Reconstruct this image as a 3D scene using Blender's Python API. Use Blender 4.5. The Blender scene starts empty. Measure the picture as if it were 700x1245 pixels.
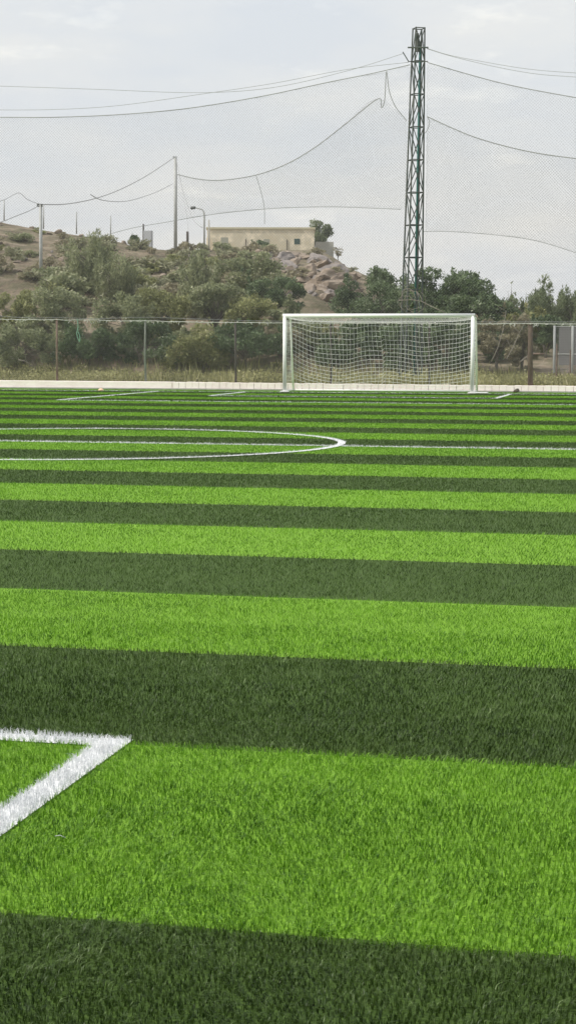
import bpy, math, random
import numpy as np
from mathutils import Matrix, Vector, noise

R = math.radians
scene = bpy.context.scene
col = scene.collection

# ------------------------------------------------------------------ camera
F = 2120.0; CX, CY = 350.0, 622.5; H = 1.4887
def _basis():
    a = np.array([0-CX, -(419.0-CY), -F]); b = np.array([700-CX, -(420.6-CY), -F])
    u = np.cross(a, b); u /= np.linalg.norm(u)
    if u[1] < 0: u = -u
    y = np.array([820-CX, -(421-CY), -F]); y /= np.linalg.norm(y)
    y -= u*(y@u); y /= np.linalg.norm(y)
    return np.array([np.cross(y, u), y, u])
M = _basis()
cd = bpy.data.cameras.new('camera'); cam = bpy.data.objects.new('camera', cd); col.objects.link(cam)
cd.sensor_fit = 'HORIZONTAL'; cd.sensor_width = 36; cd.lens = 36*F/700
cd.clip_start = 0.1; cd.clip_end = 6000
mw = Matrix([[*M[0], 0], [*M[1], 0], [*M[2], H], [0, 0, 0, 1]])
cam.matrix_world = mw
scene.camera = cam

# ------------------------------------------------------------------ light
SUN_EL, SUN_AZ = R(47), R(-118)       # azimuth measured from +Y towards +X
SUN_DIR = Vector((math.sin(SUN_AZ)*math.cos(SUN_EL), math.cos(SUN_AZ)*math.cos(SUN_EL), math.sin(SUN_EL)))
sd = bpy.data.lights.new('sun', 'SUN'); sd.energy = 3.5; sd.angle = R(1.2); sd.color = (1, .955, .88)
so = bpy.data.objects.new('sun', sd); col.objects.link(so)
so.rotation_euler = SUN_DIR.to_track_quat('Z', 'Y').to_euler()

w = bpy.data.worlds.new('World'); scene.world = w; w.use_nodes = True
nt = w.node_tree; nt.nodes.clear()
def N(nt, t, **k):
    n = nt.nodes.new(t)
    for a, v in k.items(): setattr(n, a, v)
    return n
sky = N(nt, 'ShaderNodeTexSky', sky_type='NISHITA', sun_disc=False, sun_elevation=SUN_EL, sun_rotation=SUN_AZ,
        air_density=1.0, dust_density=4.0, ozone_density=1.5)
bg1 = N(nt, 'ShaderNodeBackground'); bg1.inputs[1].default_value = 0.09
nt.links.new(sky.outputs[0], bg1.inputs[0])
tc = N(nt, 'ShaderNodeTexCoord')
mp = N(nt, 'ShaderNodeMapping'); mp.inputs['Scale'].default_value = (1, 1, 3.2); mp.inputs['Location'].default_value = (.35, .1, .3)
nt.links.new(tc.outputs['Generated'], mp.inputs[0])
nz = N(nt, 'ShaderNodeTexNoise'); nz.inputs['Scale'].default_value = 5.5; nz.inputs['Detail'].default_value = 7; nz.inputs['Roughness'].default_value = .55
nt.links.new(mp.outputs[0], nz.inputs['Vector'])
nz2 = N(nt, 'ShaderNodeTexNoise'); nz2.inputs['Scale'].default_value = 17; nz2.inputs['Detail'].default_value = 8; nz2.inputs['Roughness'].default_value = .6
nt.links.new(mp.outputs[0], nz2.inputs['Vector'])
sep = N(nt, 'ShaderNodeSeparateXYZ'); nt.links.new(tc.outputs['Generated'], sep.inputs[0])
# cloud colour: low haze is warm grey, higher it is cooler and brighter
hr = N(nt, 'ShaderNodeValToRGB')
e = hr.color_ramp.elements
e[0].position = .0; e[0].color = (.88, .87, .84, 1)
e[1].position = .45; e[1].color = (.89, .92, .965, 1)
q = e.new(.09); q.color = (.88, .885, .865, 1)
q = e.new(.18); q.color = (.85, .875, .88, 1)
nt.links.new(sep.outputs['Z'], hr.inputs[0])
cr = N(nt, 'ShaderNodeValToRGB'); e = cr.color_ramp.elements
e[0].position = .38; e[0].color = (.93, .955, 1.0, 1); e[1].position = .62; e[1].color = (1.06, 1.045, 1.025, 1)
nt.links.new(nz.outputs[0], cr.inputs[0])
cr2 = N(nt, 'ShaderNodeValToRGB'); e = cr2.color_ramp.elements
e[0].position = .58; e[0].color = (1, 1, 1, 1); e[1].position = .74; e[1].color = (1.16, 1.14, 1.10, 1)
nt.links.new(nz2.outputs[0], cr2.inputs[0])
m1 = N(nt, 'ShaderNodeMix', data_type='RGBA', blend_type='MULTIPLY'); m1.inputs[0].default_value = 1
nt.links.new(hr.outputs[0], m1.inputs[6]); nt.links.new(cr.outputs[0], m1.inputs[7])
m2 = N(nt, 'ShaderNodeMix', data_type='RGBA', blend_type='MULTIPLY'); m2.inputs[0].default_value = 1
nt.links.new(m1.outputs[2], m2.inputs[6]); nt.links.new(cr2.outputs[0], m2.inputs[7])
bg2 = N(nt, 'ShaderNodeBackground'); bg2.inputs[1].default_value = 1.0
nt.links.new(m2.outputs[2], bg2.inputs[0])
mx = N(nt, 'ShaderNodeMixShader'); mx.inputs[0].default_value = .90
nt.links.new(bg1.outputs[0], mx.inputs[1]); nt.links.new(bg2.outputs[0], mx.inputs[2])
wo = N(nt, 'ShaderNodeOutputWorld'); nt.links.new(mx.outputs[0], wo.inputs[0])

vs = scene.view_settings
vs.view_transform = 'Standard'; vs.look = 'None'; vs.exposure = 0.0; vs.gamma = 1; vs.use_curve_mapping = False

# ------------------------------------------------------------------ photo geometry -> world
def ray(px, py): return M @ np.array([px-CX, -(py-CY), -F])
def gnd(px, py, z=0.0):
    r = ray(px, py); t = (H-z)/-r[2]; return np.array([r[0]*t, r[1]*t, z])
def at(px, py, Y):
    r = ray(px, py); t = Y/r[1]; return np.array([r[0]*t, Y, H+r[2]*t])
def proj(p):
    c = M.T @ (np.array(p, float)-np.array([0, 0, H])); return CX-F*c[0]/c[2], CY+F*c[1]/c[2]

# ------------------------------------------------------------------ object helpers
def tag(o, label=None, cat=None, group=None, kind=None):
    if label: o['label'] = label
    if cat: o['category'] = cat
    if group: o['group'] = group
    if kind: o['kind'] = kind
    return o
def empty(name, loc, label, cat, group=None, rz=0):
    o = bpy.data.objects.new(name, None); o.empty_display_size = .2; col.objects.link(o)
    o.location = loc; o.rotation_euler = (0, 0, rz); return tag(o, label, cat, group)
def npmesh(name, V, Fc, mats, tint=None, midx=None, smooth=False):
    """V (n,3); Fc: (m,k) array all same k"""
    V = np.asarray(V, np.float32); Fc = np.asarray(Fc, np.int32)
    me = bpy.data.meshes.new(name); k = Fc.shape[1]
    me.vertices.add(len(V)); me.vertices.foreach_set('co', V.ravel())
    me.loops.add(Fc.size); me.loops.foreach_set('vertex_index', Fc.ravel())
    me.polygons.add(len(Fc)); me.polygons.foreach_set('loop_start', np.arange(0, Fc.size, k, dtype=np.int32))
    me.polygons.foreach_set('loop_total', np.full(len(Fc), k, np.int32))
    for m in (mats if isinstance(mats, (list, tuple)) else [mats]): me.materials.append(m)
    if midx is not None: me.polygons.foreach_set('material_index', np.asarray(midx, np.int32))
    if smooth: me.polygons.foreach_set('use_smooth', np.ones(len(Fc), bool))
    me.update(calc_edges=True)
    if tint is not None:
        a = me.attributes.new('tint', 'FLOAT', 'POINT'); a.data.foreach_set('value', np.asarray(tint, np.float32))
    return me
def link(name, me, parent=None, loc=None):
    o = bpy.data.objects.new(name, me); col.objects.link(o)
    if parent: o.parent = parent
    if loc is not None: o.location = loc
    return o
class MB:
    def __init__(s): s.v = []; s.f = []
    def box(s, c, d, rot=None):
        b = len(s.v); c = Vector(c)
        for z in (-1, 1):
            for y in (-1, 1):
                for x in (-1, 1):
                    p = Vector((x*d[0]/2, y*d[1]/2, z*d[2]/2))
                    if rot is not None: p = rot @ p
                    s.v.append(tuple(c+p))
        for f in ((0, 2, 3, 1), (4, 5, 7, 6), (0, 1, 5, 4), (2, 6, 7, 3), (0, 4, 6, 2), (1, 3, 7, 5)):
            s.f.append(tuple(b+i for i in f))
        return s
    def tube(s, pts, r, n=6, cap=True):
        pts = [Vector(p) for p in pts]; rs = r if hasattr(r, '__len__') else [r]*len(pts)
        b = len(s.v); up = None
        for i, p in enumerate(pts):
            d = (pts[min(i+1, len(pts)-1)]-pts[max(i-1, 0)])
            if d.length < 1e-9: d = Vector((0, 0, 1))
            d.normalize()
            if up is None:
                up = Vector((0, 0, 1)) if abs(d.z) < .9 else Vector((1, 0, 0))
            a = d.cross(up)
            if a.length < 1e-4: a = d.cross(Vector((0, 1, 0)))
            a.normalize(); c = a.cross(d)
            for k in range(n):
                t = 2*math.pi*k/n; s.v.append(tuple(p+a*math.cos(t)*rs[i]+c*math.sin(t)*rs[i]))
        for i in range(len(pts)-1):
            for k in range(n):
                k2 = (k+1) % n
                s.f.append((b+i*n+k, b+i*n+k2, b+(i+1)*n+k2, b+(i+1)*n+k))
        if cap:
            s.f.append(tuple(b+k for k in reversed(range(n)))); e_ = b+(len(pts)-1)*n
            s.f.append(tuple(e_+k for k in range(n)))
        return s
    def build(s, name, mat, parent=None, smooth=False, bevel=0):
        me = bpy.data.meshes.new(name); me.from_pydata(s.v, [], s.f); me.materials.append(mat)
        if smooth: me.polygons.foreach_set('use_smooth', np.ones(len(me.polygons), bool))
        me.update(); o = link(name, me, parent)
        if bevel:
            m = o.modifiers.new('bevel', 'BEVEL'); m.width = bevel; m.segments = 2; m.limit_method = 'ANGLE'
        return o
def copy_tree(o, parent=None):
    c = o.copy(); col.objects.link(c); c.parent = parent
    for ch in list(o.children): copy_tree(ch, c)
    return c
def strands(A, B, r):
    """many straight three-sided strands from A to B (n,3) -> V, F"""
    A = np.asarray(A, float); B = np.asarray(B, float); d = B-A; L = np.linalg.norm(d, axis=1, keepdims=True); d = d/np.maximum(L, 1e-9)
    ref = np.where(np.abs(d[:, 1:2]) < .9, np.array([[0, 1., 0]]), np.array([[1., 0, 0]]))
    a = np.cross(d, ref); a /= np.linalg.norm(a, axis=1, keepdims=True); c = np.cross(d, a)
    n = len(A); V = np.zeros((n, 6, 3))
    for k in range(3):
        t = 2*math.pi*k/3; o = a*math.cos(t)*r+c*math.sin(t)*r
        V[:, k] = A+o; V[:, 3+k] = B+o
    base = (np.arange(n)*6)[:, None]
    Fc = np.concatenate([base+np.array([[k, (k+1) % 3, 3+(k+1) % 3, 3+k]]) for k in range(3)])
    return V.reshape(-1, 3), Fc

# ------------------------------------------------------------------ materials
def mat(name, c, rough=.7, metal=0, c2=None, scale=6, detail=4, c3=None, bump=0, bscale=40, spec=None, coord='Object', lo=.35, hi=.65):
    m = bpy.data.materials.new(name); m.use_nodes = True; t = m.node_tree; b = t.nodes['Principled BSDF']
    b.inputs['Roughness'].default_value = rough; b.inputs['Metallic'].default_value = metal
    if spec is not None: b.inputs['Specular IOR Level'].default_value = spec
    b.inputs['Base Color'].default_value = (*c, 1)
    tcn = N(t, 'ShaderNodeTexCoord')
    if c2:
        n = N(t, 'ShaderNodeTexNoise'); n.inputs['Scale'].default_value = scale; n.inputs['Detail'].default_value = detail
        n.inputs['Roughness'].default_value = .65
        t.links.new(tcn.outputs[coord], n.inputs['Vector'])
        r_ = N(t, 'ShaderNodeValToRGB'); e = r_.color_ramp.elements
        e[0].position = lo; e[0].color = (*c, 1); e[1].position = hi; e[1].color = (*c2, 1)
        if c3: q = e.new((lo+hi)/2); q.color = (*c3, 1)
        t.links.new(n.outputs[0], r_.inputs[0]); t.links.new(r_.outputs[0], b.inputs['Base Color'])
    if bump:
        n = N(t, 'ShaderNodeTexNoise'); n.inputs['Scale'].default_value = bscale; n.inputs['Detail'].default_value = 6
        t.links.new(tcn.outputs[coord], n.inputs['Vector'])
        bp = N(t, 'ShaderNodeBump'); bp.inputs['Strength'].default_value = bump; bp.inputs['Distance'].default_value = .05
        t.links.new(n.outputs[0], bp.inputs['Height']); t.links.new(bp.outputs[0], b.inputs['Normal'])
    return m
def leafmat(name, lo, hi, rough=.55, trans=.25, spec=.3, odd=None):
    """foliage/blade material; 'tint' (0..1 per leaf) picks between two leaf colours"""
    m = bpy.data.materials.new(name); m.use_nodes = True; t = m.node_tree; b = t.nodes['Principled BSDF']
    at_ = N(t, 'ShaderNodeAttribute', attribute_name='tint')
    r_ = N(t, 'ShaderNodeValToRGB'); e = r_.color_ramp.elements
    e[0].position = 0; e[0].color = (*lo, 1); e[1].position = .84 if odd else 1; e[1].color = (*hi, 1)
    if odd: q = e.new(.93); q.color = (*odd, 1)
    t.links.new(at_.outputs['Fac'], r_.inputs[0]); t.links.new(r_.outputs[0], b.inputs['Base Color'])
    b.inputs['Roughness'].default_value = rough; b.inputs['Specular IOR Level'].default_value = spec
    tr = N(t, 'ShaderNodeBsdfTranslucent'); t.links.new(r_.outputs[0], tr.inputs[0])
    mx = N(t, 'ShaderNodeMixShader'); mx.inputs[0].default_value = trans
    t.links.new(b.outputs[0], mx.inputs[1]); t.links.new(tr.outputs[0], mx.inputs[2])
    t.links.new(mx.outputs[0], t.nodes['Material Output'].inputs[0])
    return m

LIGHT_LO, LIGHT_HI = (.035, .125, .0035), (.325, .575, .057)
DARK_LO, DARK_HI = (.012, .034, .0035), (.109, .178, .038)
WHITE_LO, WHITE_HI = (.60, .62, .63), (.90, .90, .90)
M_bl_light = leafmat('turf_light_green', LIGHT_LO, LIGHT_HI, rough=.42, trans=.25, spec=.25)
M_bl_dark = leafmat('turf_dark_green', DARK_LO, DARK_HI, rough=.40, trans=.2, spec=.28, odd=(.24, .32, .14))
M_bl_white = leafmat('turf_white', WHITE_LO, WHITE_HI, rough=.55, trans=.2, spec=.2)
M_post_white = mat('white_paint', (.88, .88, .86), .5, c2=(.80, .80, .77), scale=9)
M_cord = mat('white_cord', (.84, .84, .80), .8)
M_net = mat('grey_netting', (.24, .245, .24), .85)
M_rope = mat('grey_rope', (.40, .405, .40), .85)
M_wire = mat('galvanised_wire', (.30, .31, .30), .55, .4)
M_wirelight = mat('pale_wire', (.55, .55, .50), .7)
M_steel = mat('weathered_steel', (.075, .10, .095), .7, .1, c2=(.12, .12, .105), scale=5)
M_teal = mat('teal_paint', (.03, .14, .12), .6)
M_pole = mat('grey_pole', (.46, .47, .45), .6, c2=(.38, .39, .37), scale=3)
M_rustpost = mat('rusty_post', (.22, .16, .12), .85, c2=(.13, .085, .06), scale=7)
M_greenpost = mat('grey_green_post', (.20, .23, .19), .75, c2=(.14, .15, .12), scale=7)
M_darkpost = mat('dark_post', (.07, .06, .05), .85)
M_woodpost = mat('brown_wood', (.075, .05, .035), .9, c2=(.14, .10, .07), scale=9)
M_bark = mat('bark', (.10, .085, .065), .9, c2=(.17, .15, .12), scale=12)
M_drytwig = mat('dry_twig', (.26, .235, .19), .9)
M_rock = mat('tan_rock', (.18, .14, .10), .95, c2=(.37, .305, .235), scale=1.6, detail=9, c3=(.27, .215, .165), bump=1, bscale=6)
M_rockgrey = mat('grey_rock', (.16, .14, .13), .95, c2=(.33, .29, .26), scale=1.6, detail=9, bump=1, bscale=6)
M_bwall = mat('beige_plaster', (.62, .54, .38), .9, c2=(.84, .74, .56), scale=.7, detail=9, lo=.38, hi=.60, c3=(.62, .56, .42), bump=.5)
M_bband = mat('ochre_coping', (.48, .44, .29), .9, c2=(.54, .50, .35), scale=2)
M_bgrey = mat('grey_block', (.36, .35, .30), .95, c2=(.44, .43, .38), scale=1.2, bump=.4)
M_glassgreen = mat('green_shutter', (.035, .075, .06), .6)
M_faded = mat('faded_shutter', (.34, .34, .27), .8)
M_panel = mat('pale_grey_panel', (.42, .43, .44), .6)
M_fol = {
    'greygreen': leafmat('foliage_grey_green', (.12, .145, .07), (.42, .445, .25), odd=(.60, .57, .42), trans=.35),
    'olive': leafmat('foliage_olive', (.13, .145, .05), (.41, .42, .19), odd=(.58, .52, .32), trans=.35),
    'dark': leafmat('foliage_dark_green', (.040, .070, .03), (.20, .265, .125), odd=(.42, .46, .33), trans=.3),
    'conifer': leafmat('foliage_conifer', (.09, .12, .055), (.30, .345, .18), trans=.3),
    'brown': leafmat('foliage_dry', (.17, .15, .09), (.44, .40, .26), odd=(.52, .47, .34), trans=.3),
    'weed': leafmat('foliage_weed', (.15, .155, .055), (.52, .50, .24), odd=(.74, .66, .46), trans=.35),
    'hill': leafmat('foliage_hill', (.15, .155, .085), (.42, .42, .26), odd=(.52, .46, .32), trans=.3),
}

# ------------------------------------------------------------------ pitch layout
W = 1.95; HALF = 25.7; CXC = -9.22; RC = 4.3
def stripe_light(y):            # light between n=10..11 etc. (n odd boundary above)
    n = np.floor((y-HALF)/W); return (n.astype(int) % 2) != 0
LW = .115
LINES = []       # axis aligned rectangles
def rect(x0, x1, y0, y1): LINES.append((min(x0, x1), max(x0, x1), min(y0, y1), max(y0, y1)))
XL, XR = CXC-17.5, CXC+17.5; YN, YF = -3.4, 54.8
h2 = LW/2
rect(XL, XR, HALF-h2, HALF+h2)
rect(XL, XR, YF-h2, YF+h2); rect(XL, XR, YN-h2, YN+h2)
rect(XL-h2, XL+h2, YN, YF); rect(XR-h2, XR+h2, YN, YF)
for s, y0 in ((-1, YF), (1, YN)):
    for half, dep in ((7.18, 9.6), (4.25, 4.5)):
        rect(CXC-half, CXC+half, y0+s*dep-h2, y0+s*dep+h2)
        for k in (-1, 1): rect(CXC+k*half-h2, CXC+k*half+h2, y0, y0+s*dep+s*h2)
def on_line(x, y):
    m = np.abs(np.hypot(x-CXC, y-HALF)-RC) < h2
    for a, b, c, d in LINES: m |= (x > a) & (x < b) & (y > c) & (y < d)
    return m

# ------------------------------------------------------------------ terrain
PXS = [-700, -300, -100, 0, 50, 90, 130, 170, 215, 250, 385, 408, 430, 480, 520, 700, 900, 1300]
SIL = [285, 258, 260, 264, 274, 281, 287, 299, 304, 303, 306, 316, 328, 352, 368, 378, 384, 392]
DIS = [140, 135, 135, 135, 135, 135, 138, 145, 150, 190, 205, 195, 160, 125, 120, 130, 140, 150]
def u2px(u):
    c = M.T @ np.array([u, 1, 0.0]); return CX-F*c[0]/c[2]
_us = np.linspace(-1.2, 1.0, 500); _px = np.array([u2px(a) for a in _us])
def terr(x, y):
    """height of the land behind the pitch"""
    if y < 60.5: return 0.02
    px = float(np.interp(x/y, _us, _px))
    D = float(np.interp(px, PXS, DIS)); s = float(np.interp(px, PXS, SIL))
    zr = H+(420-s)/F*D
    t = max(0., (y-62)/(D-62))
    if t < 1: S = t**.62
    else: S = 1-.10*min(3, (t-1))
    z = zr*S
    a = min(1, max(0, (y-63)/12.))
    v = Vector((x, y, 0))
    z += a*(noise.fractal(v*.12, 1, 2.1, 5)*.50+noise.fractal(v*.7, 1, 2, 3)*.22)*(1-.55*t if t < .93 else .25)
    # rocky shelves
    z += a*.35*(noise.noise(Vector((x*.05, y*.25, z*.4)))) * (1 if t < .93 else .2)
    return z+.02
def hit(px, py, ymin=62, ymax=400):
    r = ray(px, py); y = ymin
    while y < ymax:
        t = y/r[1]; x = r[0]*t; z = H+r[2]*t
        if terr(x, y) >= z: return np.array([x, y, terr(x, y)])
        y += .5
    return None

# ground: one sheet to the horizon
M_soil = mat('dry_ground', (.20, .155, .11), .95, c2=(.34, .28, .21), scale=.25, detail=10, c3=(.24, .215, .13), bump=1, bscale=3)
s_ = 3000
base = npmesh('ground', [(-s_, -s_, -.06), (s_, -s_, -.06), (s_, s_, -.06), (-s_, s_, -.06)], [(0, 1, 2, 3)], M_soil)
tag(link('ground', base), kind='structure')
us = np.linspace(-.78, .55, 380); ys = np.concatenate([np.linspace(59, 90, 70), 90*np.exp(np.linspace(.012, math.log(420/90), 150))])
V = [(u*y, y, terr(u*y, y) if y < 400 else -.5) for y in ys for u in us]
nu = len(us); idx = np.arange(len(ys)*nu).reshape(len(ys), nu)
Fc = np.stack([idx[:-1, :-1], idx[:-1, 1:], idx[1:, 1:], idx[1:, :-1]], -1).reshape(-1, 4)

def hill_material():
    m = bpy.data.materials.new('hillside'); m.use_nodes = True; t = m.node_tree; b = t.nodes['Principled BSDF']
    b.inputs['Roughness'].default_value = .95; b.inputs['Specular IOR Level'].default_value = .1
    tcn = N(t, 'ShaderNodeTexCoord')
    def nz_(sc, det, loc=0):
        n = N(t, 'ShaderNodeTexNoise'); n.inputs['Scale'].default_value = sc; n.inputs['Detail'].default_value = det; n.inputs['Roughness'].default_value = .7
        mpn = N(t, 'ShaderNodeMapping'); mpn.inputs['Location'].default_value = (loc, loc, 0); mpn.inputs['Scale'].default_value = (1, .55, 2.2)
        t.links.new(tcn.outputs['Object'], mpn.inputs[0]); t.links.new(mpn.outputs[0], n.inputs['Vector']); return n
    n1 = nz_(.35, 10); n2 = nz_(1.6, 8, 9); n3 = nz_(.09, 4, 4)
    r1 = N(t, 'ShaderNodeValToRGB'); e = r1.color_ramp.elements
    e[0].position = .36; e[0].color = (.125, .10, .07, 1); e[1].position = .68; e[1].color = (.52, .43, .325, 1)
    q = e.new(.47); q.color = (.26, .21, .15, 1); q = e.new(.56); q.color = (.36, .29, .21, 1)
    t.links.new(n1.outputs[0], r1.inputs[0])
    r2 = N(t, 'ShaderNodeValToRGB'); e = r2.color_ramp.elements
    e[0].position = .45; e[0].color = (0, 0, 0, 1); e[1].position = .54; e[1].color = (1, 1, 1, 1)
    t.links.new(n2.outputs[0], r2.inputs[0])
    mm = N(t, 'ShaderNodeMath', operation='MULTIPLY'); mm.inputs[1].default_value = .6; t.links.new(r2.outputs[0], mm.inputs[0])
    mxn = N(t, 'ShaderNodeMix', data_type='RGBA'); t.links.new(mm.outputs[0], mxn.inputs[0])
    t.links.new(r1.outputs[0], mxn.inputs[6]); mxn.inputs[7].default_value = (.17, .17, .095, 1)   # dry scrub cover
    r3 = N(t, 'ShaderNodeValToRGB'); e = r3.color_ramp.elements
    e[0].position = .55; e[0].color = (0, 0, 0, 1); e[1].position = .7; e[1].color = (.6, .6, .6, 1)
    t.links.new(n3.outputs[0], r3.inputs[0])
    mx2 = N(t, 'ShaderNodeMix', data_type='RGBA'); t.links.new(r3.outputs[0], mx2.inputs[0])
    t.links.new(mxn.outputs[2], mx2.inputs[6]); mx2.inputs[7].default_value = (.36, .27, .20, 1)     # reddish bare soil
    t.links.new(mx2.outputs[2], b.inputs['Base Color'])
    bp = N(t, 'ShaderNodeBump'); bp.inputs['Strength'].default_value = 1; bp.inputs['Distance'].default_value = .6
    t.links.new(n2.outputs[0], bp.inputs['Height']); t.links.new(bp.outputs[0], b.inputs['Normal'])
    return m
M_hill = hill_material()
tag(link('hillside', npmesh('hillside', V, Fc, M_hill)), kind='structure')

# turf sheet with stripes
def turf_material():
    m = bpy.data.materials.new('striped_turf'); m.use_nodes = True; t = m.node_tree; b = t.nodes['Principled BSDF']
    b.inputs['Roughness'].default_value = .8; b.inputs['Specular IOR Level'].default_value = .15
    tcn = N(t, 'ShaderNodeTexCoord'); sp = N(t, 'ShaderNodeSeparateXYZ'); t.links.new(tcn.outputs['Object'], sp.inputs[0])
    def mth(op, a, b_=None):
        n = N(t, 'ShaderNodeMath', operation=op)
        for i, v in enumerate((a, b_)):
            if v is None: continue
            if isinstance(v, (int, float)): n.inputs[i].default_value = v
            else: t.links.new(v, n.inputs[i])
        return n.outputs[0]
    k = mth('FLOOR', mth('DIVIDE', mth('SUBTRACT', sp.outputs['Y'], HALF), W))
    par = mth('FLOORED_MODULO', k, 2.0)
    nn = N(t, 'ShaderNodeTexNoise'); nn.inputs['Scale'].default_value = 90; nn.inputs['Detail'].default_value = 3
    t.links.new(tcn.outputs['Object'], nn.inputs['Vector'])
    la = N(t, 'ShaderNodeMix', data_type='RGBA'); t.links.new(nn.outputs[0], la.inputs[0]); la.inputs[6].default_value = (*[c*.8 for c in LIGHT_LO], 1); la.inputs[7].default_value = (*LIGHT_HI, 1)
    da = N(t, 'ShaderNodeMix', data_type='RGBA'); t.links.new(nn.outputs[0], da.inputs[0]); da.inputs[6].default_value = (*[c*.8 for c in DARK_LO], 1); da.inputs[7].default_value = (*DARK_HI, 1)
    mxn = N(t, 'ShaderNodeMix', data_type='RGBA'); t.links.new(par, mxn.inputs[0]); t.links.new(da.outputs[2], mxn.inputs[6]); t.links.new(la.outputs[2], mxn.inputs[7])
    t.links.new(mxn.outputs[2], b.inputs['Base Color'])
    return m
TZ = -.017     # the blade tips, not the backing, lie at z = 0
x0, x1, y0, y1 = -40, 22, -8, 56.95
tag(link('turf_pitch', npmesh('turf_pitch', [(x0, y0, TZ), (x1, y0, TZ), (x1, y1, TZ), (x0, y1, TZ)], [(0, 1, 2, 3)], turf_material())), kind='structure')
# painted markings as thin sheets
M_line = mat('white_line', (.80, .80, .80), .8, c2=(.72, .73, .72), scale=60)
lb = MB()
for i, (a, b_, c, d) in enumerate(LINES):
    z = .004+.0006*(i % 5); k = len(lb.v)
    lb.v += [(a, c, z), (b_, c, z), (b_, d, z), (a, d, z)]; lb.f.append((k, k+1, k+2, k+3))
k = len(lb.v); n = 128
for i in range(n):
    t = 2*math.pi*i/n
    for r_ in (RC-h2, RC+h2): lb.v.append((CXC+r_*math.cos(t), HALF+r_*math.sin(t), .0085))
for i in range(n):
    j = (i+1) % n; lb.f.append((k+2*i, k+2*i+1, k+2*j+1, k+2*j))
lo_ = lb.build('painted_markings', M_line); lo_.location.z = TZ; tag(lo_, kind='structure')

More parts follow.
